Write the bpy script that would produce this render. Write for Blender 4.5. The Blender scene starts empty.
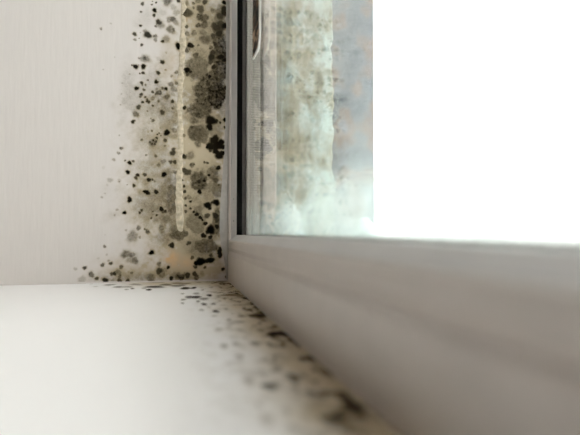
import bpy, bmesh, math, random
import numpy as np
from mathutils import Vector, Matrix

# ------------------------------------------------------------------ camera, sky, exposure
S = bpy.context.scene
C = S.collection
FPX = 520.0                                   # focal length in pixels of the 580 wide frame
YAW, PITCH = math.atan(116 / FPX), math.atan(15.1 / FPX)
CAM = Vector((-0.0603, -0.5965, 0.055))
FWD = Vector((math.sin(YAW) * math.cos(PITCH), math.cos(YAW) * math.cos(PITCH), math.sin(PITCH)))
cd = bpy.data.cameras.new('camera'); cam = bpy.data.objects.new('camera', cd); C.objects.link(cam)
cam.location = CAM; cam.rotation_euler = FWD.to_track_quat('-Z', 'Y').to_euler()
cd.sensor_width = 36.0; cd.lens = FPX / 580 * 36.0; cd.clip_start = 0.005; cd.clip_end = 200
cd.dof.use_dof = True; cd.dof.focus_distance = 0.59; cd.dof.aperture_fstop = 6.5
S.camera = cam
W = bpy.data.worlds.new('overcast_sky'); S.world = W; W.use_nodes = True
W.node_tree.nodes['Background'].inputs[0].default_value = (1.0, 0.995, 0.985, 1)
W.node_tree.nodes['Background'].inputs[1].default_value = 4.3
S.view_settings.view_transform = 'Standard'; S.view_settings.look = 'None'
S.view_settings.exposure = 0.0; S.view_settings.gamma = 1.0; S.view_settings.use_curve_mapping = False
S.cycles.max_bounces = 14; S.cycles.diffuse_bounces = 8; S.cycles.transparent_max_bounces = 24
S.cycles.use_denoising = True

RIGHT = FWD.cross(Vector((0, 0, 1))).normalized(); UP = RIGHT.cross(FWD)
def ray(px, py): return FWD + RIGHT * ((px - 290) / FPX) + UP * ((217.5 - py) / FPX)
def on_y(px, py, Y=0.0):
    r = ray(px, py); return CAM + r * ((Y - CAM.y) / r.y)
def on_z(px, py, Z=0.0):
    r = ray(px, py); return CAM + r * ((Z - CAM.z) / r.z)

# ------------------------------------------------------------------ materials
def nt_mat(name):
    m = bpy.data.materials.new(name); m.use_nodes = True
    t = m.node_tree; return m, t, t.nodes['Principled BSDF']
def node(t, typ, **kw):
    n = t.nodes.new(typ)
    for k, v in kw.items():
        if k in n.inputs.keys(): n.inputs[k].default_value = v
        else: setattr(n, k, v)
    return n
def ramp(t, stops, src):
    r = t.nodes.new('ShaderNodeValToRGB'); e = r.color_ramp.elements
    while len(e) < len(stops): e.new(0.5)
    for q, (p, c) in zip(e, stops):
        q.position = p; q.color = (c if len(c) == 4 else (*c, 1))
    t.links.new(src, r.inputs[0]); return r
def coords(t, scale=(1, 1, 1)):
    g = t.nodes.new('ShaderNodeNewGeometry'); mp = t.nodes.new('ShaderNodeMapping')
    mp.inputs['Scale'].default_value = scale
    t.links.new(g.outputs['Position'], mp.inputs[0]); return mp.outputs[0]
def bump(t, b, src, strength, dist):
    n = t.nodes.new('ShaderNodeBump'); n.inputs['Strength'].default_value = strength
    n.inputs['Distance'].default_value = dist
    t.links.new(src, n.inputs['Height']); t.links.new(n.outputs[0], b.inputs['Normal'])
def simple(name, col, rough=0.5, noise=0.06, scale=60, stretch=(1, 1, 1), bmp=0.0, dist=0.001, metal=0.0):
    m, t, b = nt_mat(name)
    n = node(t, 'ShaderNodeTexNoise', Scale=scale, Detail=4.0)
    t.links.new(coords(t, stretch), n.inputs['Vector'])
    lo = [max(0, c * (1 - noise)) for c in col]; hi = [min(1, c * (1 + noise)) for c in col]
    r = ramp(t, [(0.3, lo), (0.7, hi)], n.outputs[0])
    t.links.new(r.outputs[0], b.inputs['Base Color'])
    b.inputs['Roughness'].default_value = rough; b.inputs['Metallic'].default_value = metal
    if bmp: bump(t, b, n.outputs[0], bmp, dist)
    return m
M = {}
WALLC, SILLC = (0.65, 0.602, 0.568), (0.90, 0.875, 0.865)
M['wall'] = simple('painted_plaster', WALLC, 0.6, 0.015, 30, (9, 9, 1), 0.35, 0.0006)
M['room'] = simple('room_paint', (0.44, 0.38, 0.34), 0.8, 0.02, 4)
M['sill'] = simple('white_sill_board', SILLC, 0.33, 0.015, 8)
M['floor'] = simple('wooden_floor', (0.33, 0.25, 0.18), 0.5, 0.15, 6, (1, 10, 1))
M['upvc'] = simple('white_plastic_frame', (0.74, 0.675, 0.625), 0.36, 0.03, 45)
M['bead'] = simple('white_glazing_bead', (0.86, 0.84, 0.83), 0.3, 0.03, 45)  # paler than the frame: the bead's sky-lit highlight is put into its colour
M['rubber'] = simple('black_rubber', (0.008, 0.008, 0.008), 0.8, 0.1, 80)
M['rubber'].node_tree.nodes['Principled BSDF'].inputs['Specular IOR Level'].default_value = 0.08
M['sealant'] = simple('aged_white_sealant', (0.53, 0.455, 0.335), 0.8, 0.3, 220, bmp=0.4, dist=0.0006)
M['joint'] = simple('grey_sealant', (0.50, 0.475, 0.44), 0.55, 0.10, 160)
M['snow'] = simple('frosty_snow', (0.74, 0.86, 0.85), 0.6, 0.10, 90, bmp=0.6, dist=0.003)
M['ground'] = simple('snowy_ground', (0.8, 0.82, 0.84), 0.8, 0.05, 0.5)
M['metal'] = simple('white_outer_sill', (0.6, 0.62, 0.63), 0.4, 0.05, 20)
M['facade'] = None

def m_spacer():
    m, t, b = nt_mat('perforated_spacer')
    x = coords(t, (1, 1, 1)); sp = t.nodes.new('ShaderNodeSeparateXYZ'); t.links.new(x, sp.inputs[0])
    w = node(t, 'ShaderNodeMath', operation='SINE'); k = node(t, 'ShaderNodeMath', operation='MULTIPLY')
    k.inputs[1].default_value = 2 * math.pi / 0.0028
    t.links.new(sp.outputs[2], k.inputs[0]); t.links.new(k.outputs[0], w.inputs[0])
    r = ramp(t, [(0.35, (0.44, 0.40, 0.34)), (0.8, (0.16, 0.15, 0.13))], w.outputs[0])
    t.links.new(r.outputs[0], b.inputs['Base Color']); b.inputs['Roughness'].default_value = 0.5
    return m
M['spacer'] = m_spacer()

def m_plaster():
    m, t, b = nt_mat('weathered_outer_plaster')
    n = node(t, 'ShaderNodeTexNoise', Scale=38.0, Detail=6.0, Roughness=0.65, Distortion=0.4)
    t.links.new(coords(t, (1.3, 1, 0.8)), n.inputs['Vector'])
    r = ramp(t, [(0.32, (0.13, 0.13, 0.085)), (0.44, (0.30, 0.30, 0.22)), (0.53, (0.42, 0.47, 0.42)), (0.66, (0.55, 0.68, 0.65))], n.outputs[0])
    n2 = node(t, 'ShaderNodeTexNoise', Scale=120.0, Detail=3.0); t.links.new(coords(t), n2.inputs['Vector'])
    r2 = ramp(t, [(0.30, (0.25, 0.24, 0.2)), (0.42, (1, 1, 1))], n2.outputs[0])
    mx = node(t, 'ShaderNodeMixRGB', blend_type='MULTIPLY'); mx.inputs[0].default_value = 0.7
    t.links.new(r.outputs[0], mx.inputs[1]); t.links.new(r2.outputs[0], mx.inputs[2])
    t.links.new(mx.outputs[0], b.inputs['Base Color']); b.inputs['Roughness'].default_value = 0.9
    bump(t, b, n.outputs[0], 0.6, 0.003)
    return m
M['plaster'] = m_plaster()

def m_facade():
    m, t, b = nt_mat('blue_grey_outer_render')
    n = node(t, 'ShaderNodeTexNoise', Scale=30.0, Detail=3.0); t.links.new(coords(t), n.inputs['Vector'])
    r = ramp(t, [(0.32, (0.09, 0.115, 0.14)), (0.48, (0.17, 0.20, 0.225)), (0.58, (0.23, 0.18, 0.155)), (0.72, (0.25, 0.285, 0.32))], n.outputs[0])
    t.links.new(r.outputs[0], b.inputs['Base Color']); b.inputs['Roughness'].default_value = 0.9
    return m
M['facade'] = m_facade()

def m_glass():
    m, t, b = nt_mat('clear_glass'); t.nodes.remove(b)
    out = t.nodes['Material Output']
    g = t.nodes.new('ShaderNodeNewGeometry'); i = node(t, 'ShaderNodeMix'); i.data_type = 'FLOAT'
    i.inputs[2].default_value = 1.43; i.inputs[3].default_value = 1 / 1.43
    t.links.new(g.outputs['Backfacing'], i.inputs[0])
    f = t.nodes.new('ShaderNodeFresnel'); t.links.new(i.outputs[0], f.inputs['IOR'])
    tr = t.nodes.new('ShaderNodeBsdfTransparent'); tr.inputs[0].default_value = (0.982, 0.992, 0.986, 1)
    gl = t.nodes.new('ShaderNodeBsdfGlossy'); gl.inputs['Roughness'].default_value = 0.02
    mx = t.nodes.new('ShaderNodeMixShader'); t.links.new(f.outputs[0], mx.inputs[0])
    t.links.new(tr.outputs[0], mx.inputs[1]); t.links.new(gl.outputs[0], mx.inputs[2])
    t.links.new(mx.outputs[0], out.inputs[0]); return m
M['glass'] = m_glass()

def m_fog():
    """water fog on the glass: the vertex attribute gives how thick it is"""
    m, t, b = nt_mat('condensation_fog')
    out = t.nodes['Material Output']
    a = t.nodes.new('ShaderNodeAttribute'); a.attribute_name = 'fog_amount'
    n = node(t, 'ShaderNodeTexNoise', Scale=45.0, Detail=5.0, Roughness=0.6)
    t.links.new(coords(t, (1, .45, 1)), n.inputs['Vector'])
    r = ramp(t, [(0.25, (0.45,) * 3), (0.65, (1,) * 3)], n.outputs[0])
    k = node(t, 'ShaderNodeMath', operation='MULTIPLY'); t.links.new(a.outputs['Fac'], k.inputs[0]); t.links.new(r.outputs[0], k.inputs[1])
    tr = t.nodes.new('ShaderNodeBsdfTransparent')
    tl = t.nodes.new('ShaderNodeBsdfTranslucent'); tl.inputs[0].default_value = (0.78, 0.92, 0.895, 1)
    df = t.nodes.new('ShaderNodeBsdfDiffuse'); df.inputs[0].default_value = (0.78, 0.92, 0.895, 1)
    m1 = t.nodes.new('ShaderNodeMixShader'); m1.inputs[0].default_value = 0.4
    t.links.new(tl.outputs[0], m1.inputs[1]); t.links.new(df.outputs[0], m1.inputs[2])
    m2 = t.nodes.new('ShaderNodeMixShader'); t.links.new(k.outputs[0], m2.inputs[0])
    t.links.new(tr.outputs[0], m2.inputs[1]); t.links.new(m1.outputs[0], m2.inputs[2])
    t.links.new(m2.outputs[0], out.inputs[0]); return m
M['fog'] = m_fog()

def m_tape():
    m, t, b = nt_mat('rusty_peeling_tape')
    n = node(t, 'ShaderNodeTexNoise', Scale=190.0, Detail=3.0); t.links.new(coords(t, (1, .2, .7)), n.inputs['Vector'])
    r = ramp(t, [(0.44, (0.012, 0.005, 0.002)), (0.53, (0.06, 0.025, 0.008)), (0.62, (0.40, 0.27, 0.17))], n.outputs[0])
    t.links.new(r.outputs[0], b.inputs['Base Color']); b.inputs['Roughness'].default_value = 0.8
    return m
M['tape'] = m_tape()
M['tape_edge'] = simple('pale_tape_edge', (0.8, 0.78, 0.74), 0.6)

def m_stain(name, paint, stops, rough, tan=(0.37, 0.275, 0.125)):
    """mould grown on paint: vertex attributes give the amount of mould, of tan damp and of rust; the paint shows where all are zero"""
    m, t, b = nt_mat(name)
    a = t.nodes.new('ShaderNodeAttribute'); a.attribute_name = 'mould_amount'
    w = t.nodes.new('ShaderNodeAttribute'); w.attribute_name = 'damp'
    o = t.nodes.new('ShaderNodeAttribute'); o.attribute_name = 'rust'
    n = node(t, 'ShaderNodeTexNoise', Scale=750.0, Detail=3.0, Roughness=0.7); t.links.new(coords(t), n.inputs['Vector'])
    # grain shows most where the mould is half grown: k = a + 2 (noise - 0.5) a (1 - a)
    i_ = node(t, 'ShaderNodeMath', operation='SUBTRACT'); i_.inputs[0].default_value = 1.0; i_.use_clamp = True; t.links.new(a.outputs['Fac'], i_.inputs[1])
    g1 = node(t, 'ShaderNodeMath', operation='MULTIPLY'); t.links.new(a.outputs['Fac'], g1.inputs[0]); t.links.new(i_.outputs[0], g1.inputs[1])
    g2 = node(t, 'ShaderNodeMath', operation='MULTIPLY_ADD'); g2.inputs[1].default_value = 2.0; g2.inputs[2].default_value = -1.0; t.links.new(n.outputs[0], g2.inputs[0])
    k = node(t, 'ShaderNodeMath', operation='MULTIPLY_ADD'); k.use_clamp = True
    t.links.new(g1.outputs[0], k.inputs[0]); t.links.new(g2.outputs[0], k.inputs[1]); t.links.new(a.outputs['Fac'], k.inputs[2])
    cr = ramp(t, stops, k.outputs[0])
    tc = node(t, 'ShaderNodeMixRGB'); tc.inputs[1].default_value = (*tan, 1); tc.inputs[2].default_value = (0.62, 0.34, 0.10, 1)
    t.links.new(o.outputs['Fac'], tc.inputs[0])
    x1 = node(t, 'ShaderNodeMixRGB'); x1.inputs[1].default_value = (*paint, 1)
    t.links.new(w.outputs['Fac'], x1.inputs[0]); t.links.new(tc.outputs[0], x1.inputs[2])
    x2 = node(t, 'ShaderNodeMixRGB')
    t.links.new(k.outputs[0], x2.inputs[0]); t.links.new(x1.outputs[0], x2.inputs[1]); t.links.new(cr.outputs[0], x2.inputs[2])
    t.links.new(x2.outputs[0], b.inputs['Base Color'])
    rr = node(t, 'ShaderNodeMapRange'); rr.inputs[3].default_value = rough; rr.inputs[4].default_value = 0.95
    rr.inputs[1].default_value = 0.3; rr.inputs[2].default_value = 0.85; t.links.new(k.outputs[0], rr.inputs[0]); t.links.new(rr.outputs[0], b.inputs['Roughness'])
    sl = node(t, 'ShaderNodeMapRange'); sl.inputs[1].default_value = 0.3; sl.inputs[2].default_value = 0.85; sl.inputs[3].default_value = 0.5; sl.inputs[4].default_value = 0.03
    t.links.new(k.outputs[0], sl.inputs[0]); t.links.new(sl.outputs[0], b.inputs['Specular IOR Level'])
    return m
M['stain'] = m_stain('mould_on_wall_paint', WALLC, [(0.0, (0.20, 0.152, 0.055)), (0.55, (0.050, 0.037, 0.012)), (0.95, (0.010, 0.0075, 0.0035))], 0.6)
M['sill_stain'] = m_stain('mould_on_sill', SILLC, [(0.0, (0.30, 0.22, 0.10)), (0.55, (0.105, 0.075, 0.030)), (0.95, (0.02, 0.015, 0.007))], 0.33, (0.46, 0.345, 0.12))

# ------------------------------------------------------------------ builders
def link(name, me, mat, parent=None, smooth=False):
    o = bpy.data.objects.new(name, me); C.objects.link(o)
    if mat: me.materials.append(mat)
    if parent: o.parent = parent
    if smooth:
        for p in me.polygons: p.use_smooth = True
    return o
def pydata(name, v, f):
    me = bpy.data.meshes.new(name); me.from_pydata([tuple(q) for q in v], [], f); me.update(); return me
def fix(me):
    bm = bmesh.new(); bm.from_mesh(me); bmesh.ops.recalc_face_normals(bm, faces=bm.faces); bm.to_mesh(me); bm.free(); return me
def box(name, x0, x1, y0, y1, z0, z1, mat, parent=None, bevel=0.0):
    bm = bmesh.new(); bmesh.ops.create_cube(bm, size=1)
    for v in bm.verts:
        v.co = Vector(((x0, x1)[v.co.x > 0], (y0, y1)[v.co.y > 0], (z0, z1)[v.co.z > 0]))
    if bevel: bmesh.ops.bevel(bm, geom=list(bm.edges), offset=bevel, segments=2, affect='EDGES', profile=0.5)
    me = bpy.data.meshes.new(name); bm.to_mesh(me); bm.free()
    return link(name, me, mat, parent)
def tag(o, label=None, cat=None, kind=None, group=None):
    if label: o['label'] = label
    if cat: o['category'] = cat
    if kind: o['kind'] = kind
    if group: o['group'] = group
    return o

# ------------------------------------------------------------------ the room round the window
YF, ZT = -1.20, 1.25            # far side of the opening, head of the opening
def st(o, label, cat): return tag(o, label, cat, 'structure')
st(box('wall_back', -0.42, 0.052, 0.0, 1.0, -0.9, 1.75, M['wall']), 'white painted plaster reveal wall carrying the mould beside the window', 'wall')
st(box('wall_front', -0.42, 0.052, -2.4, YF, -0.9, 1.75, M['wall']), 'white painted reveal wall at the other end of the window', 'wall')
st(box('wall_below', -0.36, 0.052, YF, 0.0, -0.9, -0.03, M['room']), 'painted wall below the window sill', 'wall')
st(box('wall_above', -0.42, 0.052, YF, 0.0, ZT, 1.75, M['wall']), 'white painted lintel above the window', 'wall')
st(box('wall_left', -3.3, -3.2, -2.5, 1.1, -0.9, 1.75, M['room']), 'plain beige wall across the room from the window', 'wall')
st(box('wall_end', -3.2, -0.42, 1.0, 1.1, -0.9, 1.75, M['room']), 'plain beige room wall past the mouldy corner', 'wall')
st(box('wall_rear', -3.2, -0.42, -2.5, -2.4, -0.9, 1.75, M['room']), 'plain beige room wall behind the camera', 'wall')
st(box('floor', -3.3, 0.052, -2.5, 1.1, -1.0, -0.9, M['floor']), 'brown wooden floor of the room', 'floor')
st(box('ceiling', -3.3, 0.052, -2.5, 1.1, 1.75, 1.85, M['wall']), 'white ceiling of the room', 'ceiling')
st(box('window_sill', -0.44, 0.03, YF, 0.0, -0.03, 0.0, M['sill'], bevel=0.0), 'glossy white window sill board under the mouldy corner', 'sill')

# cove of paint and filler where the wall meets the sill
v, f = [], []; R = 0.0014; n = 7
for ix in range(60):
    x = -0.42 + 0.42 * ix / 59
    rr = R * (0.8 + 0.35 * math.sin(ix * 0.9) * math.sin(ix * 0.37 + 1))
    for k in range(n):
        a = math.pi / 2 * k / (n - 1)
        v.append((x, -rr + rr * math.sin(a), rr - rr * math.cos(a)))
    v.append((x, 0.001, -0.001))
for ix in range(59):
    for k in range(n + 1):
        a, b = ix * (n + 1) + k, ix * (n + 1) + (k + 1) % (n + 1)
        f.append((a, b, b + n + 1, a + n + 1))
st(link('trim_1', fix(pydata('cove', v, f)), M['wall'], None, True), 'thin white filler cove where the wall meets the sill', 'trim')

# ------------------------------------------------------------------ window
win = bpy.data.objects.new('window_1', None); C.objects.link(win); win.location = (0, 0, 0)
tag(win, 'white plastic window with black gasket and fogged double glazing', 'window', 'structure')
LB, LS = 0.0, 0.0               # glass opening offsets are taken from the profile
# profile of the bottom rail in (X, height over the sill); the stile has its own, in (X, distance from the wall)
def sweep(name, prof_a, mat, parent, smooth=False):
    """closed mitred ring member: prof_a is a list of corners [(X, y, z)...] for each end"""
    A, B = prof_a; k = len(A); v = A + B
    f = [(i, (i + 1) % k, k + (i + 1) % k, k + i) for i in range(k)] + [tuple(range(k - 1, -1, -1)), tuple(range(k, 2 * k))]
    return link(name, fix(pydata(name, v, f)), mat, parent)
def ring(name, pts, mat, sub=None):
    """pts: (X, inset from the wall, inset from the sill): four members meeting in mitres"""
    def c(ya, zb, X, iy, iz):
        y = -iy if ya == 0 else YF + iy
        z = iz if zb == 0 else ZT - iz
        return (X, y, z)
    cs = {(a, b): [c(a, b, *p) for p in pts] for a in (0, 1) for b in (0, 1)}
    out = []
    for nm, k0, k1 in ((name[0], (0, 0), (1, 0)), (name[1], (0, 0), (0, 1)), (name[0].replace('bottom', 'top'), (0, 1), (1, 1)), (name[1], (1, 0), (1, 1))):
        out.append(sweep(nm, (cs[k0], cs[k1]), mat, win))
    return out
# frame: face, shallow groove, face, shelf for the bead, back
ring(('bottom_rail', 'stile'), [(0.0, -0.004, 0.0), (0.0, 0.0005, 0.0300), (0.0010, 0.0008, 0.0322), (0.0018, 0.0012, 0.0340), (0.0012, 0.0016, 0.0356),
     (0.0002, 0.0026, 0.0380), (0.0004, 0.0052, 0.0435), (0.0010, 0.0060, 0.0452), (0.0030, 0.0066, 0.0462), (0.0365, 0.0200, 0.0462), (0.0365, 0.0250, 0.0500), (0.0500, 0.0250, 0.0500), (0.0520, 0.0230, 0.0480),
     (0.0520, -0.004, 0.0)], M['upvc'])
ring(('glazing_bead', 'glazing_bead'), [(0.0026, 0.0066, 0.0462), (0.0030, 0.0072, 0.0470), (0.0072, 0.0190, 0.0520), (0.0080, 0.0200, 0.0523), (0.0128, 0.0200, 0.0523), (0.0128, 0.0066, 0.0462)], M['bead'])
ring(('gasket', 'gasket'), [(0.0076, 0.0196, 0.0510), (0.0080, 0.0204, 0.0514), (0.0131, 0.0240, 0.0526), (0.0131, 0.0196, 0.0490)], M['rubber'])
ring(('gasket', 'gasket'), [(0.0330, 0.0250, 0.0500), (0.0365, 0.0250, 0.0500), (0.0365, 0.0262, 0.0512), (0.0350, 0.0272, 0.0518), (0.0330, 0.0272, 0.0518)], M['rubber'])
ring(('spacer_bar', 'spacer_bar'), [(0.0172, 0.0200, 0.0465), (0.0172, 0.0285, 0.0528), (0.0180, 0.0295, 0.0535), (0.0225, 0.0295, 0.0535), (0.0232, 0.0288, 0.0529),
     (0.0305, 0.0285, 0.0529), (0.0320, 0.0278, 0.0526), (0.0328, 0.0270, 0.0520), (0.0328, 0.0200, 0.0465)], M['spacer'])
for x0, x1 in ((0.0131, 0.0171), (0.0329, 0.0364)):
    box('glass_pane', x0, x1, YF + 0.012, -0.012, 0.047, ZT - 0.047, M['glass'], win)

# small dark specks stuck to the bead
for px, py, r in ((235.3, 199, 0.0006), (234.6, 221, 0.0007), (234.8, 186, 0.0004)):
    p = on_y(px, py, -0.0135)
    bm = bmesh.new(); bmesh.ops.create_icosphere(bm, subdivisions=1, radius=r)
    me = bpy.data.meshes.new('dirt_speck'); bm.to_mesh(me); bm.free()
    o = link('dirt_speck', me, M['rubber'], win); o.location = (0.0052, p.y, p.z)

def vnoise(x, y, seed=0):
    xi, yi = np.floor(x).astype(int), np.floor(y).astype(int); xf, yf = x - xi, y - yi
    xf, yf = xf * xf * (3 - 2 * xf), yf * yf * (3 - 2 * yf)
    def h(a, b):
        n = (a * 374761393 + b * 668265263 + seed * 974711) & 0x7fffffff
        n = ((n ^ (n >> 13)) * 1274126177) & 0x7fffffff
        return ((n ^ (n >> 16)) & 0xffff) / 65535.0
    return (h(xi, yi) * (1 - xf) + h(xi + 1, yi) * xf) * (1 - yf) + (h(xi, yi + 1) * (1 - xf) + h(xi + 1, yi + 1) * xf) * yf
def fbm(x, y, seed=0, oct=4):
    s, a, t = 0, 0.5, 0
    for k in range(oct):
        s = s + a * vnoise(x * 2 ** k, y * 2 ** k, seed + k); t += a; a *= 0.55
    return s / t

def film(name, P, attrs, keep, mat, parent, off=(0, 0, 0)):
    """grid P (ny, nx, 3) kept only where keep is true"""
    ny, nx = keep.shape
    q = keep[:-1, :-1] | keep[1:, :-1] | keep[:-1, 1:] | keep[1:, 1:]
    jj, ii = np.nonzero(q); a = jj * nx + ii
    F = np.stack([a, a + 1, a + 1 + nx, a + nx], 1)
    used, inv = np.unique(F, return_inverse=True); F = inv.reshape(F.shape)
    V = P.reshape(-1, 3)[used] - np.array(off)
    me = bpy.data.meshes.new(name)
    me.vertices.add(len(V)); me.vertices.foreach_set('co', V.astype(np.float32).ravel())
    me.loops.add(F.size); me.loops.foreach_set('vertex_index', F.astype(np.int32).ravel())
    me.polygons.add(len(F)); me.polygons.foreach_set('loop_start', np.arange(0, F.size, 4, dtype=np.int32))
    me.update(calc_edges=True)
    for k, arr in attrs.items():
        at = me.attributes.new(k, 'FLOAT', 'POINT'); at.data.foreach_set('value', arr.ravel()[used].astype(np.float32))
    return link(name, me, mat, parent)

# condensation on the lower edge of the glass, in the cavity side of the inner pane
yy = np.linspace(-0.030, YF + 0.06, 420); zz = np.linspace(0.0525, 0.15, 70)
Yg, Zg = np.meshgrid(yy, zz)
top = 0.0225 + 0.014 * (fbm(Yg * 22, Yg * 0 + 3.3, 5) - 0.5) * 2 - 0.000 * Yg
hgt = Zg - 0.0525
den = 1 / (1 + np.exp((hgt - top) / 0.005))
den = den * (0.45 + 0.75 * fbm(Yg * 60, Zg * 110, 9))
den += 0.30 * np.clip(1.6 * fbm(Yg * 30 + Zg * 26, Zg * 24 - Yg * 6, 12) - 0.75, 0, 1) * np.exp(-hgt / 0.09)
den *= 0.5 + 0.5 * np.clip((-Yg - 0.12) / 0.22, 0, 1)
den = np.clip(den, 0, 0.75)
P = np.stack([np.full_like(Yg, 0.0174), Yg, Zg], -1)
tag(film('condensation', P, {'fog_amount': den}, den > 0.02, M['fog'], win), 'whitish fog of condensation along the bottom of the glass')

# torn brown-stained tape stuck to the room side of the glass, its lower end peeled to a point
def plate(name, outline, x, th, mat, parent):
    k = len(outline); v = [(x, p[0], p[1]) for p in outline] + [(x + th, p[0], p[1]) for p in outline]
    f = [tuple(range(k)), tuple(range(2 * k - 1, k - 1, -1))] + [(i, k + i, k + (i + 1) % k, (i + 1) % k) for i in range(k)]
    return link(name, fix(pydata(name, v, f)), mat, parent)
def tp(px, py):
    r = ray(px, py); p = CAM + r * ((0.0127 - CAM.x) / r.x); return (p.y, p.z)
tape = plate('torn_tape', [tp(252.6, -40), tp(252.8, 10), tp(252.4, 35), tp(252.4, 52), tp(252.9, 59), tp(255.5, 54), tp(258.3, 48), tp(259.2, 36), tp(259.6, 15), tp(259.6, -40)], 0.01275, 0.0003, M['tape'], win)
tag(tape, 'rust-brown strip of torn tape with a pointed end')
plate('torn_edge', [tp(259.0, -40), tp(259.0, 36), tp(257.8, 47), tp(252.9, 58.5), tp(253.0, 59.8), tp(258.8, 49), tp(260.0, 37), tp(260.2, -40)], 0.0124, 0.0003, M['tape_edge'], tape)

# ------------------------------------------------------------------ outside
def rough_slab(name, x0, x1, yface, z0, z1, mat, amp, edge, nx, nz, depth, seed):
    v, f = [], []
    X = np.linspace(0, 1, nx); Z = np.linspace(z0, z1, nz)
    for zi in Z:
        e = edge * (2 * float(fbm(np.array([zi * 38.0]), np.array([seed + 0.5]), seed, 4)[0]) - 1)
        for k, s in enumerate(X):
            x = x0 + (x1 + e - x0) * s
            y = yface - amp * (2 * float(fbm(np.array([x * 70.0]), np.array([zi * 60.0]), seed + 3, 4)[0]) - 1)
            if k == nx - 1: y += amp * 1.2 + 0.002
            v.append((x, y, zi))
    m = len(v)
    for zi in Z: v.append((x0, yface + depth, zi)); 
    for j, zi in enumerate(Z): v.append((v[j * nx + nx - 1][0], yface + depth, zi))
    for j in range(nz - 1):
        for k in range(nx - 1):
            a = j * nx + k; f.append((a, a + 1, a + 1 + nx, a + nx))
        f.append((j * nx, (j + 1) * nx, m + j + 1, m + j))
        f.append((j * nx + nx - 1, m + nz + j, m + nz + j + 1, (j + 1) * nx + nx - 1))
        f.append((m + j, m + j + 1, m + nz + j + 1, m + nz + j))
    f.append(tuple(range(nx)) + (m + nz, m)); t = (nz - 1) * nx
    f.append(tuple(range(t + nx - 1, t - 1, -1)) + (m + nz - 1, m + 2 * nz - 1))
    return link(name, fix(pydata(name, v, f)), mat, None, True)
st(rough_slab('wall_outer_reveal', 0.0525, 0.1255, -0.008, 0.02, 1.3, M['plaster'], 0.0016, 0.0065, 40, 300, 0.35, 4), 'rough weathered plaster of the outer reveal seen through the glass', 'wall')
st(box('wall_outer_facade', 0.118, 0.1795, 0.004, 1.0, -0.9, 1.75, M['facade']), 'blue-grey outer wall edge beyond the rough plaster', 'wall')
st(box('wall_outer_below', 0.0525, 0.175, YF, 0.004, -0.9, 0.0, M['facade']), 'blue-grey outer wall below the outer sill', 'wall')
# sloping outer sill
v = [(0.0525, YF, 0.020), (0.0525, -0.006, 0.020), (0.20, -0.006, 0.006), (0.20, YF, 0.006),
     (0.0525, YF, 0.0), (0.0525, -0.006, 0.0), (0.20, -0.006, -0.004), (0.20, YF, -0.004)]
st(link('outer_sill', fix(pydata('outer_sill', v, [(0, 1, 2, 3), (4, 7, 6, 5), (0, 4, 5, 1), (1, 5, 6, 2), (2, 6, 7, 3), (3, 7, 4, 0)])), M['metal']), 'sloping pale metal sill outside the window', 'sill')
def snow_lump(name, cx, cy, z0, rx, ry, rz, seed, label):
    bm = bmesh.new(); bmesh.ops.create_icosphere(bm, subdivisions=4, radius=1)
    P = np.array([v.co[:] for v in bm.verts])
    d = 0.75 + 0.5 * fbm(P[:, 0] * 2.3 + P[:, 2] * 1.1, P[:, 1] * 2.3 + P[:, 2] * 0.9, seed)
    for v, k in zip(bm.verts, d):
        c = v.co * k; v.co = Vector((c.x * rx, c.y * ry, max(c.z, -0.02) * rz))
    me = bpy.data.meshes.new(name); bm.to_mesh(me); bm.free()
    o = link(name, me, M['snow'], None, True); o.location = (cx, cy, z0)
    return tag(o, label, 'snow')
snow_lump('snow_clump', 0.066, -0.022, 0.0187, 0.022, 0.014, 0.066, 3, 'pale icy clump of snow in the outer corner behind the glass')
snow_lump('snow_clump', 0.148, -0.040, 0.0108, 0.022, 0.030, 0.058, 7, 'low mound of snow on the outer sill before the blue-grey wall edge')
st(box('ground', -1.0, 60, -40, 40, -3.2, -3.0, M['ground']), 'snow covered ground outside far below the window', 'ground')

# ------------------------------------------------------------------ sealant
def half_tube(name, pts, mat, segs=8):
    """half-round run on the wall; pts: (px, py, half width px)"""
    v, f = [], []
    for px, py, w in pts:
        p = on_y(px, py); s = (p - CAM).length / FPX * w * 1.3
        for k in range(segs + 1):
            a = math.pi * k / segs
            v.append((p.x - s * math.cos(a), 0.0005 - (0.15 * s * math.sin(a) + 0.0005), p.z))
    n = segs + 1
    for j in range(len(pts) - 1):
        for k in range(segs):
            a = j * n + k; f.append((a, a + 1, a + 1 + n, a + n))
        f.append((j * n, (j + 1) * n, (j + 1) * n + segs, j * n + segs))
    f.append(tuple(range(segs, -1, -1))); t = (len(pts) - 1) * n; f.append(tuple(range(t, t + n)))
    return link(name, fix(pydata(name, v, f)), mat, None, True)
rnd = random.Random(3)
ctrl = [(186, -60, 1.6), (184.6, -10, 1.7), (183.6, 15, 2.0), (182.8, 40, 2.3), (181.8, 60, 2.3), (180.2, 85, 2.4), (179.6, 105, 2.3), (180.3, 125, 2.4), (180.6, 145, 2.2),
        (179.9, 165, 2.4), (179.0, 185, 2.8), (179.4, 205, 3.2), (179.9, 222, 3.3), (180.0, 228, 3.0), (180.0, 231, 2.0), (180.0, 232.4, 0.5)]
pts = []
for a, b in zip(ctrl[:-1], ctrl[1:]):
    n = max(1, int((b[1] - a[1]) / 4))
    for k in range(n):
        s = k / n; pts.append((a[0] + (b[0] - a[0]) * s + rnd.uniform(-.25, .25), a[1] + (b[1] - a[1]) * s, (a[2] + (b[2] - a[2]) * s) * rnd.uniform(.72, 1.15)))
pts.append(ctrl[-1])
tag(half_tube('sealant_run', pts, M['sealant']), 'off-white dried run of sealant hanging down the mouldy wall', 'sealant')
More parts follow.
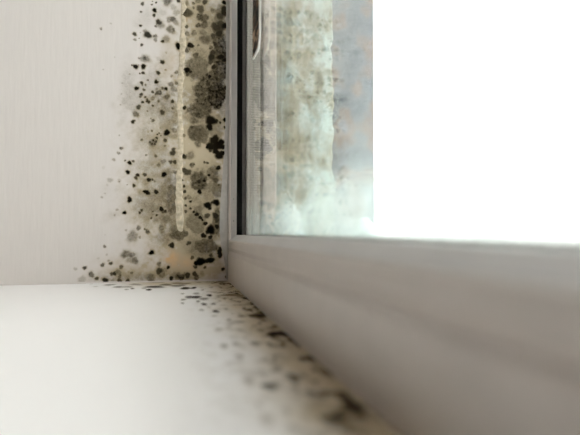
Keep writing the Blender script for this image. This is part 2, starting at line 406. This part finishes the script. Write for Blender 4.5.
# joint between wall and frame
v, f = [], []
jp = [(226.0, -60), (226.0, 0), (226.2, 60), (225.6, 110), (224.2, 150), (222.6, 175), (220.6, 200), (219.6, 225), (220.8, 245), (224.5, 262), (226.5, 279.5)]
for px, py in jp:
    p = on_y(px, py); v += [(p.x, -0.0002, p.z), (-0.0012, -0.0016, p.z), (0.0004, -0.0034, p.z), (0.0010, 0.001, p.z), (p.x, 0.001, p.z)]
for j in range(len(jp) - 1):
    for k in range(5):
        a, b = j * 5 + k, j * 5 + (k + 1) % 5; f.append((a, b, b + 5, a + 5))
f.append((4, 3, 2, 1, 0)); t = (len(jp) - 1) * 5; f.append(tuple(range(t, t + 5)))
tag(link('sealant_joint', fix(pydata('joint', v, f)), M['joint']), 'grey sealant joint between the mouldy wall and the window frame', 'sealant')

# ------------------------------------------------------------------ mould
K = 70 / 580.0
RAW = [  # window origin in the photograph, then colonies: x y r darkness (in enlarged pixels)
(100, 0, "352 32 14 .85 430 38 8 .7 465 22 8 .75 435 12 5 .6 341 98 9 .75 453 86 17 1 448 127 13 .9 520 105 25 .2 337 213 11 .75 487 185 22 .9 500 200 32 .5 462 218 10 .6 287 283 15 .9 290 328 11 .6 325 318 5 .6 335 270 6 .3 395 290 28 .95 378 262 18 .5 458 300 16 .6 460 330 15 .5 545 325 28 .45 520 343 13 .95 346 372 12 .7 558 10 32 .6 9 238 10 .55 90 195 7 .3 572 165 20 .5 570 245 20 .5"),
(165, 0, "28 8 25 .55 110 5 16 .9 70 60 22 .35 95 105 25 .4 65 158 22 .8 90 185 22 .5 50 245 32 .55 70 245 12 .7 12 325 22 .4 112 382 26 1 175 25 25 .5 185 108 40 .85 160 100 14 .9 237 28 12 .7 237 65 10 .6 178 222 15 .8 185 280 22 .55 175 325 18 .4 240 275 24 .55 212 376 25 1 158 378 9 .9 277 376 10 .7 190 405 18 .6 275 10 22 .5 330 18 22 .85 295 75 33 .8 285 140 28 .75 325 150 35 .7 325 205 32 .7 275 210 20 .7 395 88 20 .5 335 330 42 .6 315 270 28 .5 490 22 18 1 490 75 28 .95 455 135 32 .85 490 110 28 .95 420 225 38 .9 495 215 25 1 450 280 30 .95 400 300 25 .85 415 365 20 .9 380 395 18 .7 460 195 30 .85 450 240 45 .85"),
(100, 50, "375 72 32 .5 372 70 15 .7 325 68 9 .5 296 138 19 .95 264 126 7 .8 360 138 20 1 320 125 5 .6 357 190 13 .9 330 195 7 .7 245 200 7 .4 346 272 13 .9 350 290 7 .7 396 250 8 .7 378 290 9 .6 303 318 17 1 365 330 11 .8 342 368 13 .9 335 388 9 .8 375 390 8 .7 437 348 11 .85 470 322 9 .6 483 190 15 .95 464 264 15 1 476 265 10 .9 518 102 16 .95 508 90 10 .6 485 75 18 .2 545 320 14 .85 520 318 12 .7 490 355 22 .7 465 362 10 .8 555 390 22 .6 440 400 16 .5 548 22 8 .3 543 165 7 .5 27 162 6 .25 185 275 6 .35 178 365 6 .35 122 60 6 .2 392 410 8 .8"),
(165, 50, "255 42 22 .75 270 60 10 .6 185 165 22 1 165 160 12 .9 210 180 14 .95 185 200 18 .85 385 60 30 .95 470 55 22 1 490 85 18 1 450 60 18 1 380 100 22 .85 405 140 22 .95 370 220 16 1 505 315 18 1 95 185 14 .6 55 215 10 .5 10 322 13 1 95 275 14 .55 50 285 22 .55 75 325 25 .5 65 365 18 .4 20 390 18 .4 490 350 18 .8 180 5 18 .8 395 20 25 .9"),
(100, 100, "353 18 11 .9 390 10 10 .9 405 17 12 .9 438 47 9 .8 392 92 6 .7 320 59 18 .85 298 117 23 .6 273 180 15 .95 285 172 9 .8 517 103 20 .9 520 65 18 .4 440 170 13 .65 422 153 6 .5 430 255 8 .6 553 270 24 1 440 350 35 .5 415 350 9 1 440 335 9 1 465 345 10 1 455 365 9 1 430 365 9 1 470 315 11 .9 475 285 7 .7 490 275 7 .7 505 295 6 .6 540 335 15 .8 540 380 10 .5 500 230 7 .4 347 330 11 .55 177 400 12 .65 160 293 6 .4 170 40 6 .4 485 10 10 .7 400 265 6 .4 550 215 30 .3 560 190 25 .25"),
(165, 100, "63 12 14 .9 63 70 9 .7 160 65 17 .95 5 335 12 .8 70 410 16 .8 120 152 8 .6 97 120 14 .4 158 293 14 .55 80 250 22 .5 80 300 22 .4 80 200 20 .4 185 150 30 .35 240 170 35 .6 285 130 30 .7 290 270 60 .55 245 300 35 .55 330 280 35 .55 275 360 30 .55 380 170 44 1 370 225 28 1 425 175 18 .95 457 187 11 .9 497 165 18 1 500 228 13 1 410 330 40 1 380 385 36 1 430 380 45 1 465 350 28 1 350 390 14 1 480 390 22 1"),
(100, 150, "155 25 12 .5 115 80 11 .45 208 88 7 .7 246 106 15 1 276 93 11 .8 231 184 16 1 312 207 14 .95 298 230 14 .85 372 205 15 .85 383 42 9 .6 462 50 12 .7 525 95 22 .5 488 122 16 .5 530 203 21 1 406 247 17 .95 435 247 9 .7 455 258 10 .5 83 250 18 .35 160 255 13 .3 160 262 5 .7 225 288 5 .5 281 295 13 .9 387 350 20 1 370 345 14 1 405 360 12 .9 466 347 18 .95 245 405 17 .95 30 145 12 .12 135 330 14 .12 60 290 8 .2 42 360 6 .3 15 390 8 .3 575 95 9 .7 575 240 12 .5 575 310 10 .6"),
(165, 150, "65 25 22 .9 50 100 14 .85 82 100 16 .9 155 55 22 .98 210 45 34 .5 225 125 20 .6 240 120 10 .8 215 118 10 .8 175 180 28 .85 200 185 20 .8 158 158 14 .8 85 185 16 .6 5 200 8 .8 270 160 12 .4 328 102 11 .8 352 107 12 .85 450 45 34 1 420 10 28 1 480 25 22 1 375 0 18 .9 442 148 20 1 364 208 12 1 420 250 25 .8 325 255 15 1 282 262 18 .95 286 345 20 1 158 300 11 .95 163 345 14 .9 145 250 8 .7 170 400 12 .8 445 290 10 .8 48 310 14 .5 200 390 20 .5"),
(70, 195, "495 45 17 1 451 147 14 1 390 122 10 .4 370 168 8 .4 350 170 30 .1 465 292 8 .35 520 340 40 .5 530 345 16 .4 265 20 8 .3 290 330 6 .15"),
(100, 200, "345 85 11 .9 330 105 10 .9 470 125 10 .9 510 75 20 1 540 95 13 .9 520 100 12 .8 425 150 8 .7 320 232 18 .6 395 262 18 .65 370 242 8 .6 330 308 10 .5 40 385 10 .5 575 375 10 .8 510 230 25 .5 550 150 30 .5 215 250 8 .3 438 95 6 .7"),
(165, 200, "355 45 30 1 370 65 18 1 425 20 28 1 390 20 12 .9 280 75 35 .5 240 98 12 1 265 118 18 1 293 145 16 1 310 165 10 1 335 195 18 1 350 130 22 .85 420 130 28 .95 430 170 20 .9 380 245 38 1 430 220 20 1 355 265 20 .95 320 295 22 1 375 308 18 .95 172 45 11 .9 172 95 13 .8 212 12 11 .95 212 70 10 .9 200 355 16 .85 185 365 10 .7 58 375 22 .95 65 295 28 .6 110 280 30 .65 165 285 25 .6 70 235 28 .5 110 310 25 .6 455 405 16 .95 5 90 10 .9 55 110 16 .5 180 270 14 .6"),
(70, 245, "287 12 11 .55 305 80 8 .3 235 110 8 .2 270 165 15 .75 338 152 13 .85 320 130 9 .4 122 189 14 .75 45 198 12 .35 178 243 20 .7 100 285 25 .35 222 277 13 .85 293 293 21 .95 345 240 13 .8 368 238 14 .9 400 225 22 .5 412 260 14 .6 410 293 16 .8 355 293 14 .45 478 300 18 .85 425 182 16 .6 460 75 30 .6 515 80 22 .5 500 120 28 .4 540 130 25 .55 513 230 11 .5 485 225 8 .3"),
(120, 245, "262 63 19 1 400 185 14 1 325 215 25 .85 350 240 28 .5 325 158 18 .55 425 275 17 .95 255 270 35 .5 95 230 10 .5 370 210 20 .4 450 250 25 .4 560 250 22 .9 510 265 25 .75 475 260 18 .7"),
(170, 245, "410 50 18 1 415 90 18 1 412 70 18 1 255 135 36 1 215 150 18 1 340 125 26 1 310 130 20 .95 290 185 12 .85 185 105 16 .8 210 180 16 .7 438 200 14 .95 205 240 20 .85 125 240 14 .6 220 270 20 .7 265 235 18 .4 470 265 12 .9 70 255 25 .5 340 85 18 .7"),
]
WALL = []
for ox, oy, s in RAW:
    q = list(map(float, s.split()))
    for k in range(0, len(q), 4): WALL.append((ox + q[k] * K, oy + q[k + 1] * K, q[k + 2] * K, q[k + 3]))

def sm(x): x = np.clip(x, 0, 1); return x * x * (3 - 2 * x)
def sample(field, u, v):
    ny, nx = field.shape; u = np.clip(u, 0, nx - 1.001); v = np.clip(v, 0, ny - 1.001)
    i, j = u.astype(int), v.astype(int); a, b = u - i, v - j
    return (field[j, i] * (1 - a) + field[j, i + 1] * a) * (1 - b) + (field[j + 1, i] * (1 - a) + field[j + 1, i + 1] * a) * b
def outline(seed, a):
    r = random.Random(seed); ph = [r.uniform(0, 6.28) for _ in range(4)]
    return 1 + 0.12 * np.sin(2 * a + ph[0]) + 0.09 * np.sin(3 * a + ph[1]) + 0.06 * np.sin(5 * a + ph[2]) + 0.04 * np.sin(8 * a + ph[3])
NSEG = 16
def colony(seed, cu, cv, ru, rv, hgt, clipf):
    """low irregular dome in plane coordinates: points (u, v, height) and faces"""
    f, P = [], [(cu, cv, hgt)]
    a = np.arange(NSEG) * 2 * math.pi / NSEG; w = outline(seed, a)
    for rg, h in ((0.35, 0.95), (0.65, 0.75), (0.9, 0.4), (1.15, 0.0)):
        for k in range(NSEG):
            u, v = clipf(cu + ru * rg * w[k] * math.cos(a[k]), cv + rv * rg * w[k] * math.sin(a[k])); P.append((u, v, h * hgt))
    for k in range(NSEG): f.append((0, 1 + k, 1 + (k + 1) % NSEG))
    for j in range(3):
        for k in range(NSEG):
            p, q = 1 + j * NSEG + k, 1 + j * NSEG + (k + 1) % NSEG; f.append((p, p + NSEG, q + NSEG, q))
    return np.array(P), f
def put_colony(V, f, attrs, mat, parent):
    me = pydata('mould_spot', V, f)
    for k, arr in attrs.items():
        at = me.attributes.new(k, 'FLOAT', 'POINT'); at.data.foreach_set('value', np.asarray(arr, dtype=np.float32))
    return link('mould_spot', me, mat, parent, True)

def patch(label, loc, gname):
    e = bpy.data.objects.new('mould_patch', None); C.objects.link(e); e.location = loc
    return tag(e, label, 'mould')
rnd = random.Random(11)
# --- on the wall
base = on_y(170, 280); base.y = 0
mw = patch('patch of black and olive mould spreading over the white wall beside the window', base, None)
x0, x1 = on_y(66, 150).x, -0.0002
z1, z0 = on_y(150, -14).z, 0.002
nx, nz = 460, 840
Xg, Zg = np.meshgrid(np.linspace(x0, x1, nx), np.linspace(z0, z1, nz))
# the same grid measured in pixels of the wall plane
mpp = (on_y(181, 150).x - on_y(180, 150).x); mpz = (on_y(180, 150).z - on_y(180, 151).z)
def soft(d, cx, cy, r, amp, ry=None, hard=2.0):
    p = on_y(cx, cy); r = r * mpp; ry = (ry * mpz if ry else r)
    e = np.sqrt(((Xg - p.x) / r) ** 2 + ((Zg - p.z) / ry) ** 2) + warp
    return amp * np.clip(1 - e ** hard, 0, 1) if hard > 2 else amp * np.exp(-e ** 2 * 1.2)
warp = 0.45 * (fbm(Xg / mpp / 5.5, Zg / mpz / 5.5, 21, 4) - 0.5) * 2
clear = np.zeros_like(Xg); den = np.zeros_like(Xg); damp = np.zeros_like(Xg); rust = np.zeros_like(Xg)
HAZE = [  # px, py, rx, ry, amount
 (199, 30, 14, 34, .38), (197, 75, 15, 26, .58), (216, 45, 10, 40, .42), (219, 70, 10, 46, .42), (216, 95, 13, 22, .46), (200, 100, 16, 16, .58), (197, 118, 15, 12, .52), (201, 133, 13, 13, .30),
 (200, 182, 14, 15, .62), (214, 175, 9, 14, .52), (208, 196, 16, 14, .42), (194, 215, 13, 18, .42), (203, 235, 15, 14, .42), (205, 252, 14, 8, .62), (194, 245, 12, 8, .40), (222, 105, 5, 18, .45), (217, 225, 5, 14, .45), (216, 130, 8, 9, .35),
 (128, 85, 7, 22, .20), (150, 82, 12, 16, .18), (163, 95, 12, 14, .28), (145, 110, 18, 16, .20), (166, 110, 11, 16, .26), (172, 125, 7, 14, .30), (150, 135, 14, 14, .20), (163, 160, 16, 22, .24), (140, 165, 12, 18, .15),
 (160, 190, 18, 18, .32), (171, 195, 8, 22, .36), (170, 180, 7, 14, .25), (155, 212, 16, 14, .28), (170, 222, 9, 14, .42), (163, 238, 10, 8, .38), (150, 203, 20, 20, .18), (180, 234, 8, 7, .40),
 (135, 258, 9, 8, .14), (118, 278, 18, 5, .28), (150, 278, 16, 5, .34), (178, 277, 18, 6, .48), (98, 279, 10, 5, .10), (115, 214, 8, 6, .08), (104, 221, 5, 5, .05), (112, 105, 5, 5, .05), (121, 121, 5, 5, .06),
 (145, 19, 8, 10, .10), (158, 12, 10, 9, .12), (136, 23, 5, 6, .07), (165, 60, 8, 10, .10), (110, 190, 12, 12, .05)]
for cx, cy, rx, ry, a in HAZE: den = den + soft(None, cx, cy, rx, a * (1.7 if cx < 178 else 1.3), ry)
mott = fbm(Xg / mpp / 3.2, Zg / mpz / 3.2, 33, 5)
den *= 0.62 + 0.8 * np.clip(mott, 0.05, 1)
den = den * (0.82 + 0.5 * (vnoise(Xg / mpp / 1.1, Zg / mpz / 1.1, 71) - 0.4))
for cx, cy, rx, ry, a in ((189, 83, 8, 9, .75), (195, 150, 14, 9, .55), (213, 150, 6, 9, .5), (186, 140, 7, 9, .5), (193, 26, 5, 8, .6), (179, 256, 8, 9, .6), (187, 263, 8, 8, .5), (210, 270, 13, 9, .6), (177, 20, 5, 25, .6), (176, 60, 6, 20, .45), (224, 262, 5, 16, .7), (173, 140, 5, 8, .3)):
    den *= 1 - np.clip(soft(None, cx, cy, rx, a * 1.15, ry), 0, .95)
den = 0.74 * (1 - np.exp(-den / 0.60))
for cx, cy, rx, ry, a in ((199, 182, 9.5, 10, .80), (213, 172, 6, 8, .66), (217, 190, 6, 9, .62), (197, 133, 9, 9, .78), (203, 138, 6, 6, .7), (217, 222, 5, 14, .7), (210, 92, 17, 22, .82), (220, 60, 8, 36, .86), (216, 96, 11, 14, .92), (198, 70, 12, 14, .66), (220, 20, 6, 18, .6),
                          (199, 110, 13, 9, .76), (172, 200, 6, 18, .66), (176, 185, 5, 12, .45), (196, 222, 11, 12, .56), (206, 246, 12, 8, .74), (180, 234, 8, 6, .62), (150, 205, 16, 16, .34), (166, 122, 8, 18, .36), (160, 170, 16, 28, .30), (145, 100, 20, 18, .26), (216, 131, 7, 8, .42), (209, 12, 12, 12, .3)):
    e = np.hypot((Xg - on_y(cx, cy).x) / (rx * mpp), (Zg - on_y(cx, cy).z) / (ry * mpz)) + 0.75 * warp
    al = a * sm((1.25 - e) / 0.45) * (0.70 + 0.62 * fbm(Xg / mpp / 2.0, Zg / mpz / 2.0, 90 + cx, 3))
    den = np.maximum(den, al + 0.3 * den * (1 - al))
def is_big(c): return c[2] >= 1.02 and c[3] >= 0.48
for k, (px, py, r, d) in sorted(enumerate(WALL), key=lambda c: -c[1][2]):
    p = on_y(px, py); rr = r * mpp * 1.08
    i0, i1 = np.searchsorted(Xg[0], [p.x - 2.2 * rr, p.x + 2.2 * rr]); j0, j1 = np.searchsorted(Zg[:, 0], [p.z - 2.2 * rr, p.z + 2.2 * rr])
    if i1 - i0 < 2 or j1 - j0 < 2: continue
    sl = (slice(j0, j1), slice(i0, i1)); dx, dz = Xg[sl] - p.x, Zg[sl] - p.z
    e = np.hypot(dx, dz) / rr / outline(k, np.arctan2(dz, dx)) + 0.25 * warp[sl]
    soft_ = 0.55 + 0.45 * (1 - d)
    al = 1.03 * d * sm((1.0 + soft_ * 0.55 - e) / soft_)
    if d >= 0.48 and d < 0.8: al = 1.15 * al * (0.72 + 0.5 * vnoise(Xg[sl] / mpp / 1.3, Zg[sl] / mpz / 1.3, 5 + k))
    halo = 0.14 * d * np.clip(1.9 - e, 0, 1)
    damp[sl] = np.maximum(damp[sl], 0.30 * d * sm((1.8 - e) / 0.9))
    den[sl] = np.maximum(den[sl], np.minimum(1.12, np.maximum(al, halo) + 0.45 * den[sl] * (1 - al)))
den = np.clip(den, 0, 1.1)
for cx, cy, rx, ry, a in ((205, 50, 22, 80, .75), (203, 150, 22, 60, .75), (200, 225, 24, 45, .72), (168, 60, 10, 30, .30), (158, 130, 30, 45, .34), (158, 205, 32, 40, .46), (178, 255, 22, 16, .60), (150, 272, 40, 10, .40), (189, 84, 10, 10, .35), (210, 140, 10, 20, .3), (198, 270, 30, 12, .35), (120, 270, 25, 16, .15)):
    damp = damp + soft(None, cx, cy, rx, a, ry)
damp = np.clip(1.5 * damp * (0.45 + 1.0 * fbm(Xg / mpp / 9, Zg / mpz / 9, 41, 4)), 0, 0.75)
for cx, cy, rx, ry, a in ((172, 257, 5, 7, .95), (166, 259, 4, 4, .7), (188, 262, 6, 7, .55), (176, 262, 8, 8, .35), (173, 60, 5, 7, .25), (186, 17, 4, 4, .4)):
    rust = rust + soft(None, cx, cy, rx, a, ry)
rust = np.clip(rust, 0, 1); damp = np.clip(np.maximum(damp, rust * 0.8), 0, 0.8)
den = np.clip(den - 0.02, 0, 2); damp = np.clip(damp - 0.03, 0, 1)
P = np.stack([Xg, np.full_like(Xg, -0.00012), Zg], -1)
film('mould_stain', P, {'mould_amount': den, 'damp': damp, 'rust': rust}, (den > 0.004) | (damp > 0.004), M['stain'], mw, base)
big = sorted([(k, c) for k, c in enumerate(WALL) if is_big(c)], key=lambda c: -c[1][2])[:298]
def inside(u, v): return min(u, -0.0004), max(v, 0.0015)
for n_, (k, (px, py, r, d)) in enumerate(big):
    p = on_y(px, py)
    if p.x > -0.002: continue
    rr = r * mpp * 1.08
    Q, f = colony(k, p.x, p.z, rr, rr, 0.00012 + 0.05 * rr, inside)
    u = (Q[:, 0] - x0) / (x1 - x0) * (nx - 1); v = (Q[:, 1] - z0) / (z1 - z0) * (nz - 1)
    V = np.stack([Q[:, 0], -0.00014 - 0.000003 * (n_ % 40) - Q[:, 2], Q[:, 1]], -1) - np.array(base)
    put_colony(V, f, {'mould_amount': sample(den, u, v), 'damp': sample(damp, u, v), 'rust': sample(rust, u, v)}, M['stain'], mw)

# --- on the sill
RAW2 = [
(70, 245, K, "330 332 60 8 .5 400 350 50 8 .6 470 370 20 8 .5 520 365 15 6 .7 540 330 60 10 .45 175 325 14 5 .3 210 345 25 5 .3"),
(120, 245, K, "60 350 60 8 .5 290 350 90 12 .75 240 372 30 8 .9 380 332 70 10 .6 480 340 60 12 .6 540 365 25 8 .8 540 322 50 8 .5 100 362 15 6 .7 200 362 20 6 .5"),
(170, 245, K, "130 362 40 8 .9 200 355 25 6 .8 270 375 15 6 .5 60 320 60 8 .5 330 312 50 6 .3 440 308 40 8 .35"),
(180, 275, 100 / 580, "30 78 30 8 .8 75 78 18 6 .7 90 130 35 10 .8 50 130 25 8 .7 20 145 18 6 .6 140 140 30 8 .6 170 120 20 7 .8 140 172 20 7 .8 105 155 15 6 .6 195 170 18 7 .6 170 190 12 6 .4 125 205 15 8 .5 208 213 20 9 .8 200 238 18 6 .4 95 110 25 7 .5 15 165 12 5 .6 15 110 12 5 .5 290 118 50 8 .6 350 125 30 12 .5 378 138 18 8 .8 425 165 18 12 .85 460 240 55 18 .7 420 240 30 10 .7 490 225 26 12 .7 285 262 18 8 .6 320 275 45 12 .4 355 240 20 10 .5 225 318 28 12 .45 550 300 20 12 .7 550 345 35 15 .8 470 325 30 15 .5 360 325 30 12 .35 435 402 28 15 .6 325 400 20 14 .5 255 412 22 12 .5 300 365 15 10 .3 400 340 25 10 .3"),
(220, 340, 180 / 580, "15 22 14 7 .45 65 55 15 9 .5 28 78 12 6 .3 92 132 25 13 .45 158 152 27 13 .85 240 127 20 14 .8 243 158 16 12 .5 125 210 14 12 .35 148 255 25 18 .4 215 230 15 14 .35 235 290 20 18 .4 300 60 26 20 .6 345 108 22 20 .7 190 60 40 20 .3 310 180 40 18 .35 430 215 34 22 1 375 255 42 18 1 400 185 30 18 .9 450 245 24 18 .8 330 250 15 12 .6 280 245 18 14 .3 420 275 30 14 .6 300 215 18 10 .4 460 300 26 14 .5"),
]
SILL = []
for ox, oy, k, s in RAW2:
    q = list(map(float, s.split()))
    for i in range(0, len(q), 5): SILL.append((ox + q[i] * k, oy + q[i + 1] * k, q[i + 2] * k, q[i + 3] * k, q[i + 4]))
def sill_pt(px, py):
    p = on_z(px, max(py, 281.5)); return p
base2 = Vector((-0.01, -0.2, 0.0))
ms = patch('trail of brown mould on the white sill along the foot of the window frame', base2, None)
nx, ny = 380, 760
Xg, Yg = np.meshgrid(np.linspace(-0.20, -0.0002, nx), np.linspace(-0.50, -0.0006, ny))
den = np.zeros_like(Xg); damp = np.zeros_like(Xg)
warp = 0.4 * (fbm(Xg * 140, Yg * 140, 51, 4) - 0.5) * 2
def size(px, py, rx, ry):
    p = sill_pt(px, py); dep = (p - CAM).dot(FWD)
    wx = rx * dep / FPX; wy = ry * dep / FPX * dep / CAM.z
    return p, wx, min(max(wy, 0.6 * wx), 3.0 * wx)
# the trail hugs the frame: damp stain and faint mould within a few centimetres of it, and along the wall
dist = -Xg
edge = np.where(Yg > -0.1, 0.024, 0.021) * (0.7 + 0.6 * fbm(Yg * 26, Yg * 0, 61))
damp = 1.0 * np.exp(-(dist / edge) ** 2 * 0.9) * (0.5 + 0.8 * fbm(Xg * 90, Yg * 45, 63))
damp += 1.0 * np.exp(-(Yg / 0.045) ** 2) * np.exp(-(np.clip(-Xg - 0.055, 0, 1) / 0.05) ** 2) * (0.4 + fbm(Xg * 60, Yg * 60, 64))
den = 0.55 * np.exp(-(dist / (edge * 0.85)) ** 2) * np.clip(fbm(Xg * 130, Yg * 70, 65) * 2 - 0.55, 0, 1)
den += 0.6 * np.exp(-(Yg / 0.018) ** 2) * np.exp(-(np.clip(-Xg - 0.08, 0, 1) / 0.03) ** 2) * np.clip(fbm(Xg * 110, Yg * 150, 66) * 2 - 0.5, 0, 1)
den += 0.75 * np.clip((fbm(Xg * 210, Yg * 120, 81, 3) - 0.53) * 5, 0, 1) * np.exp(-(dist / 0.034) ** 2)
spots2 = []
for k, (px, py, rx, ry, d) in enumerate(SILL):
    p, wx, wy = size(px, py, rx, ry); d = min(1.0, d * (1.25 if py < 320 else 1.05))
    dx, dy = (Xg - p.x) / wx, (Yg - p.y) / wy
    e = np.hypot(dx, dy) / outline(k + 500, np.arctan2(dy, dx)) + 0.4 * warp
    al = d * sm((1.3 - e) / 0.75)
    den = np.maximum(den, al + 0.4 * den * (1 - al))
    if d > 0.4 and p.x < -0.0015 and p.y < -0.003: spots2.append((k, p, wx, wy, d))
damp = np.clip(damp - 0.02, 0, 0.7); den = np.clip(den - 0.015, 0, 1.05); rust = np.full_like(den, 0.12)
P = np.stack([Xg, Yg, np.full_like(Xg, 0.00014)], -1)
film('mould_stain', P, {'mould_amount': den, 'damp': damp, 'rust': rust}, (den > 0.004) | (damp > 0.004), M['sill_stain'], ms, base2)
def inside2(u, v): return min(u, -0.0004), min(v, -0.0006)
for n_, (k, p, wx, wy, d) in enumerate(spots2):
    Q, f = colony(k + 500, p.x, p.y, wx * 1.1, wy * 1.1, 0.00015 + 0.015 * wx, inside2)
    f = [tuple(reversed(q)) for q in f] if False else f
    u = (Q[:, 0] + 0.20) / 0.1998 * (nx - 1); v = (Q[:, 1] + 0.50) / 0.4994 * (ny - 1)
    V = np.stack([Q[:, 0], Q[:, 1], 0.00016 + 0.000003 * (n_ % 30) + Q[:, 2]], -1) - np.array(base2)
    put_colony(V, f, {'mould_amount': sample(den, u, v), 'damp': sample(damp, u, v), 'rust': sample(rust, u, v)}, M['sill_stain'], ms)
